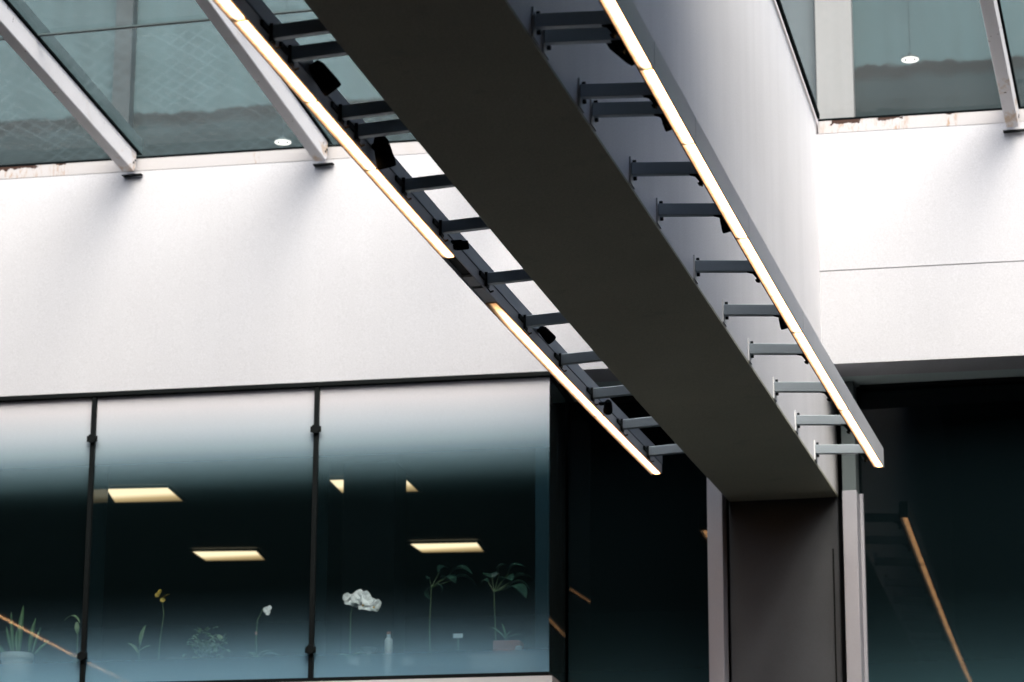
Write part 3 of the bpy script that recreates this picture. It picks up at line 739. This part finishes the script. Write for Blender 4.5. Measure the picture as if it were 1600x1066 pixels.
spotlight(722, 384, 'l', .045, (1, .3, .2), 'small black spotlight on the left light line before the unlit gap')
spotlight(855, 524, 'l', .060, (.5, .6, -.6), 'black spotlight on the left light line beyond the unlit gap')
spotlight(950, 637, 'l', .055, (-.2, .8, -.5), 'black spotlight on the left light line near its far end')
spotlight(978, 78, 'r', .085, (.75, .5, -.5), 'black spotlight at the near end of the right light line')
spotlight(1044, 190, 'r', .055, (.3, .4, -.85), 'small black spotlight on the right light line between two brackets')
spotlight(1134, 352, 'r', .050, (.2, .4, -.9), 'black spotlight on the right light line, midway along')
spotlight(1224, 505, 'r', .045, (.2, .4, -.9), 'black spotlight on the right light line, above a grey bracket')

# ------------------------------------------------------------------ plants and things in the bay
def leafm(name, col, edge=None):
    M, nt, out = newmat(name)
    b = N(nt, 'ShaderNodeBsdfPrincipled'); b.inputs['Roughness'].default_value = .45
    r = ramp(nt, [(.3, tuple(c * .65 for c in col)), (.7, col)]); nt.links.new(noise(nt, 25, 4), r.inputs[0])
    nt.links.new(r.outputs[0], b.inputs['Base Color'])
    b.inputs['Subsurface Weight'].default_value = 0
    nt.links.new(b.outputs[0], out.inputs[0]); return M
gdark = leafm('dark_leaf', (.018, .062, .045)); gmid = leafm('mid_leaf', (.07, .16, .065)); gpale = leafm('pale_leaf', (.20, .29, .15))
petal = paint('white_petal', (.85, .83, .84), var=.08, rough=.6); yellow = paint('yellow_petal', (.36, .23, .03), var=.3)
terracotta = paint('terracotta', (.40, .17, .14), var=.15); potwhite = paint('white_pot', (.5, .55, .57), var=.06, rough=.4)
stemm = leafm('stem', (.10, .15, .07)); potdark = paint('dark_pot', (.05, .05, .05)); centre = paint('flower_centre', (.5, .3, .08))
V1 = .34                                             # plants stand on a bench this far behind the glass
BZ = fuv(430, 1078, V1)[1]
def at(px, py, v=V1): return hit(px, py, FO + FN * v, FN)
bench = thing('plant_bench', FT((UB - 2, .35, BZ)), 'pale window bench carrying the potted plants behind the bay glass', 'bench')
MB(FT).box(-7, UB - .1, .14, .85, BZ - .03, BZ).build('bench_top', paint('bench_grey', (.22, .25, .27)), bench, bevel=.004)
mb = MB(FT)
for u in (-6.8, -4.6, -3.4, UB - .2): mb.box(u, u + .05, .2, .78, ZFL, BZ - .03)
mb.build('bench_frame', darkmetal, bench)
SCL = 14.6 / F
def pot(th, px, top, w, mat, v=V1, rim=True):
    c = at(px, top, v); z1 = c.z; r = w * SCL / 2
    b = Vector((c.x, c.y, BZ)); h = max(.05, z1 - BZ)
    prof = [(r * .78, 0), (r * .97, h * .86), (r * 1.04, h * .86), (r * 1.04, h), (r * .92, h), (r * .9, h - .01)] if rim else [(r * .92, 0), (r, .02), (r, h), (r * .93, h), (r * .9, h - .01)]
    MB().lathe(b, prof, 28).build('pot', mat, th, smooth=False)
    return Vector((c.x, c.y, z1))
def orchid_flower(mb, c, r, face):
    f = Vector(face).normalized(); a = f.orthogonal().normalized(); b = f.cross(a)
    for k in range(5):
        t = 2 * math.pi * k / 5 + random.uniform(-.2, .2); d = a * math.cos(t) + b * math.sin(t)
        mb.leaf(c, c + d * r + f * r * .15, r * .62, up=f, bend=.08, n=5, fold=.2)

# snake plant
t = thing('snake_plant', at(27, 1070), 'snake plant with upright striped leaves in a pale round pot, far left', 'plant')
c = pot(t, 27, 1022, 56, potwhite)
mb = MB(); me_ = MB()
for tip, base, w in (((37, 945), (30, 1022), 8), ((56, 965), (45, 1022), 7), ((10, 978), (20, 1022), 5), ((26, 985), (27, 1022), 5), ((64, 980), (50, 1022), 4), ((-12, 1000), (8, 1022), 7), ((78, 1000), (52, 1024), 4), ((18, 955), (22, 1022), 5)):
    p, q = at(*base, V1 + random.uniform(-.03, .03)), at(*tip, V1 + random.uniform(-.06, .04))
    mb.leaf(p, q, w * SCL * .5 * 1.25, up=Vector((0, -1, .2)), bend=.04, n=8)
    me_.leaf(p + Vector((0, -.004, 0)), q + Vector((0, -.004, .004)), w * SCL * .13, up=Vector((0, -1, .2)), bend=.04, n=8)
mb.build('leaves', gmid, t, solid=.002); me_.build('leaf_edges', gpale, t, solid=.002)

def stem_plant(name, label, cat, px, base_y, pts, build_top, potw=24, pottop=1040, v=V1, pm=None):
    t = thing(name, at(px, 1075, v), label, cat)
    pot(t, px, pottop, potw, pm or potdark, v)
    MB().path([at(px, pottop, v)] + [at(a, b, v) for a, b in pts], .004, .0025).build('stem', stemm, t)
    build_top(t); return t
def top1(t):
    mb = MB(); mb.leaf(at(125, 973), at(100, 965), .018, bend=.3); mb.leaf(at(120, 972), at(121, 990), .014, bend=.15); mb.build('leaves', gpale, t, solid=.0015)
stem_plant('potted_plant', 'thin stemmed plant with one curled pale leaf beside the left glass joint', 'plant', 120, 0, [(121, 1000), (122, 972)], top1, 20)
def top2(t):
    mb = MB()
    for a, b in (((246, 930), 1), ((254, 938), 1), ((250, 925), 1)): orchid_flower(mb, at(*a), .016, (random.uniform(-.5, .5), -1, .3))
    mb.leaf(at(255, 935), at(266, 928), .008); mb.build('flowers', yellow, t, solid=.001)
stem_plant('yellow_orchid', 'small yellow orchid on a thin stem in the middle glass panel', 'plant', 246, 0, [(250, 1000), (256, 960), (253, 935)], top2, 26, 1048)
def top3(t):
    mb = MB(); mb.leaf(at(219, 1008), at(228, 976), .022, bend=.05); mb.leaf(at(215, 1020), at(200, 1004), .016); mb.leaf(at(216, 1020), at(236, 1008), .016); mb.build('leaves', gpale, t, solid=.0015)
stem_plant('potted_plant', 'small plant with one pointed upright leaf, left of the bushy plant', 'plant', 217, 0, [(217, 1018), (219, 1006)], top3, 30, 1046)
# bushy plant
t = thing('bushy_plant', at(320, 1075), 'round bushy plant with many small pale green leaves, middle glass panel', 'plant')
pot(t, 320, 1046, 44, potdark); mb = MB(); st = MB()
for k in range(150):
    a = random.uniform(0, 2 * math.pi); rr = abs(random.gauss(0, .6)); rr = min(rr, 1)
    cx, cy = 322 + 34 * rr * math.cos(a), 1012 + 26 * rr * math.sin(a)
    if cy > 1044: continue
    p = at(cx, cy, V1 + random.uniform(-.08, .08))
    d = Vector((random.uniform(-1, 1), random.uniform(-1, .3), random.uniform(-.2, .8))).normalized()
    mb.leaf(p, p + d * random.uniform(.025, .04), random.uniform(.009, .014), bend=.15, n=4)
    if k % 8 == 0: st.path([at(320, 1046), p], .002, .0012, 5)
for cx, cy in ((333, 982), (320, 985), (310, 988), (302, 994), (295, 1000)):
    p = at(cx, cy, V1 - .05); mb.leaf(p, p + Vector((.035, -.01, .005)), .014, bend=.1, n=5)
mb.build('leaves', gpale, t, solid=.001); st.build('stems', stemm, t)
# small white orchid
def top4(t):
    mb = MB()
    for a in ((416, 953), (421, 951), (419, 957)): orchid_flower(mb, at(*a), .019, (random.uniform(-.5, .5), -1, random.uniform(-.2, .3)))
    mb.build('flowers', petal, t, solid=.001)
    MB().box(*(lambda q: (q.x - .006, q.x + .006, q.y - .012, q.y - .008, q.z - .008, q.z + .008))(at(401, 990))).build('plant_tag', terracotta, t)
    mb = MB()
    for e in ((385, 1015), (425, 1012), (440, 1020)): mb.leaf(at(402, 1040), at(*e), .02, bend=.25)
    mb.build('leaves', gmid, t, solid=.0015)
stem_plant('white_orchid', 'small white orchid with a single cluster of petals, left of the right glass joint', 'plant', 402, 0, [(400, 1000), (402, 970), (412, 950), (418, 952)], top4, 30, 1040)
# large white orchid
def top5(t):
    mb = MB(); ce = MB()
    for a, r in (((547, 938), .036), ((558, 934), .038), ((567, 936), .040), ((568, 945), .036), ((576, 947), .034), ((586, 947), .034), ((556, 941), .03), ((583, 941), .024), ((542, 933), .026), ((562, 930), .034), ((571, 931), .03), ((574, 939), .036), ((590, 944), .03)):
        p = at(*a, V1 - random.uniform(0, .04)); orchid_flower(mb, p, r, (random.uniform(-.4, .4), -1, random.uniform(-.1, .35)))
    for a in ((567, 946), (584, 949)):
        p = at(*a, V1 - .06); ce.tube(p, p + Vector((0, -.008, -.004)), .007, .003, 8)
    mb.build('flowers', petal, t, solid=.001); ce.build('flower_centre', centre, t)
    mb = MB()
    for e in ((525, 1018), (575, 1016), (590, 1026), (515, 1030)): mb.leaf(at(546, 1042), at(*e), .022, bend=.25)
    mb.build('leaves', gmid, t, solid=.0015)
stem_plant('white_orchid', 'white orchid with a large arching cluster of blossoms, right glass panel', 'plant', 546, 0, [(547, 1000), (548, 960), (553, 938), (566, 932), (585, 942)], top5, 30, 1042)
# broad leaved plants
def broad(px, crown, label, leaves, v):
    def top(t):
        mb = MB(); st = MB()
        cp = at(*crown, v)
        for (e, w) in leaves:
            p = at(*e, v + random.uniform(-.1, .1)); mid = cp + (p - cp) * .45 + Vector((0, 0, .03))
            st.path([cp, mid], .003, .002, 5)
            mb.leaf(mid, p, w, bend=.22, n=8, fold=.25)
        mb.build('leaves', gdark, t, solid=.0015); st.build('leaf_stalks', stemm, t)
    return stem_plant('broad_leaf_plant', label, 'plant', px, 0, [(px - 1, 980), (crown[0], crown[1])], top, 34, 1030, v)
broad(672, (674, 918), 'dark broad leaved plant on a thin stem, left of the terracotta pot', [((668, 905), .04), ((700, 886), .06), ((738, 893), .06), ((672, 935), .04), ((745, 912), .05), ((712, 908), .05), ((690, 925), .03)], V1 + .15)
t = broad(775, (772, 925), 'taller dark broad leaved plant nearest the bay corner', [((765, 895), .05), ((790, 880), .06), ((820, 882), .05), ((835, 905), .05), ((822, 930), .05), ((752, 910), .04), ((800, 905), .06), ((828, 918), .04)], V1 + .15)

def small(name, label, cat, mb, mat): return tag(mb.build(name, mat, bevel=.002), label, cat)
def pxbox(x0, x1, y0, y1, v, dep):
    a, b = at(x0, y1, v), at(x1, y0, v)
    ua, ub = (a - FO).dot(FU), (b - FO).dot(FU)
    return ua, ub, v, v + dep, a.z, b.z
def bx(*a): return MB(FT).box(*pxbox(*a))
t = thing('terracotta_pot', at(792, 1020), 'dusky red rectangular planter on a white box, near the bay corner', 'planter')
MB(FT).box(*pxbox(770, 812, 1000, 1020, V1 - .06, .12)).build('pot', terracotta, t, bevel=.003)
mb = MB()
for e in ((765, 978), (784, 972), (775, 985), (800, 984), (815, 990)): mb.leaf(at(790, 1000), at(*e), .006, bend=.1)
mb.build('leaves', gmid, t, solid=.001)
u0, u1, va, vb, z0, z1 = pxbox(735, 841, 1020, 1050, V1 - .12, .3)
small('white_box', 'wide white box under the dusky red planter', 'box', MB(FT).box(u0, u1, va, vb, BZ, z1).box(u0 - .004, u1 + .004, va - .004, vb + .004, z1 - .02, z1 - .012), potwhite)
u0, u1, va, vb, z0, z1 = pxbox(805, 816, 1010, 1040, V1 - .18, .03)
p = FT(((u0 + u1) / 2, va, BZ)); small('candle', 'slim white cylinder standing in front of the white box', 'candle', MB().lathe(p, [((u1-u0)/2, 0), ((u1-u0)/2, z1 - BZ), ((u1-u0)/2 * .3, z1 - BZ + .004)], 16), potwhite)
def card(x0, x1, y0, y1, label):
    u0, u1, va, vb, z0, z1 = pxbox(x0, x1, y0, y1, V1 - .16, .012)
    t = thing('plant_card', FT(((u0 + u1) / 2, va, BZ)), label, 'card', 'small white cards among the plants')
    MB(FT).box(u0, u1, va, va + .004, z0, z1).build('card', potwhite, t)
    MB(FT).box((u0 + u1) / 2 - .003, (u0 + u1) / 2 + .003, va + .0045, va + .009, BZ, z1 - .01).build('stake', stemm, t)
card(545, 563, 1027, 1040, 'small white card below the large white orchid')
card(628, 645, 1027, 1040, 'small white card between the large orchid and the broad leaved plant')
card(708, 723, 990, 997, 'small white card raised on a stake beside the broad leaved plant')
p = at(607, 1020, V1 + .05)
t = thing('watering_bottle', Vector((p.x, p.y, BZ)), 'pale bottle with a red cap band right of the large orchid', 'bottle')
r = 7 * SCL; h = at(607, 1000, V1 + .05).z - BZ
MB().lathe((p.x, p.y, BZ), [(r, 0), (r, h), (r * .5, h + .012), (r * .45, h + .03)], 18).build('body', potwhite, t)
MB().lathe((p.x, p.y, BZ + h + .031), [(r * .5, 0), (r * .5, .014)], 14).build('cap', terracotta, t)
p = at(575, 1013, V1 + .05); t = thing('shallow_bowl', Vector((p.x, p.y, BZ)), 'shallow pale bowl on a stand left of the bottle', 'bowl')
h = p.z - BZ; MB().lathe((p.x, p.y, BZ), [(.03, 0), (.03, .006), (.008, .015), (.008, h - .03), (.03, h - .025), (.055, h), (.05, h), (.02, h - .015)], 22).build('dish', potwhite, t)

# ------------------------------------------------------------------ light
w = bpy.data.worlds.new('World'); C.world = w; w.use_nodes = True
nt = w.node_tree; bg = nt.nodes['Background']
EL, AZ = 45, 22                                       # sun behind the camera, slightly from the right
sk = nt.nodes.new('ShaderNodeTexSky'); sk.sky_type = 'NISHITA'; sk.sun_disc = False
sk.sun_elevation = R(EL); sk.sun_rotation = R(180 - AZ); sk.air_density = 0.9; sk.dust_density = 6.0; sk.ozone_density = 1.0
nt.links.new(sk.outputs[0], bg.inputs[0]); bg.inputs[1].default_value = .15
sun = bpy.data.lights.new('sun', 'SUN'); sun.energy = 1.1; sun.angle = R(48); sun.color = (1, .97, .95)
so = bpy.data.objects.new('sun', sun); COL.objects.link(so)
dirv = Vector((-math.sin(R(AZ)) * math.cos(R(EL)), math.cos(R(AZ)) * math.cos(R(EL)), -math.sin(R(EL))))
so.rotation_euler = dirv.to_track_quat('-Z', 'Y').to_euler(); so.location = (0, -5, 20)

vs = C.view_settings
vs.view_transform = 'Standard'; vs.look = 'None'; vs.gamma = 1; vs.use_curve_mapping = False; vs.exposure = 1.3
C.display_settings.display_device = 'sRGB'
C.render.engine = 'CYCLES'
C.cycles.use_denoising = True
C.cycles.max_bounces = 10; C.cycles.transparent_max_bounces = 24; C.cycles.diffuse_bounces = 5
C.cycles.sample_clamp_indirect = 6
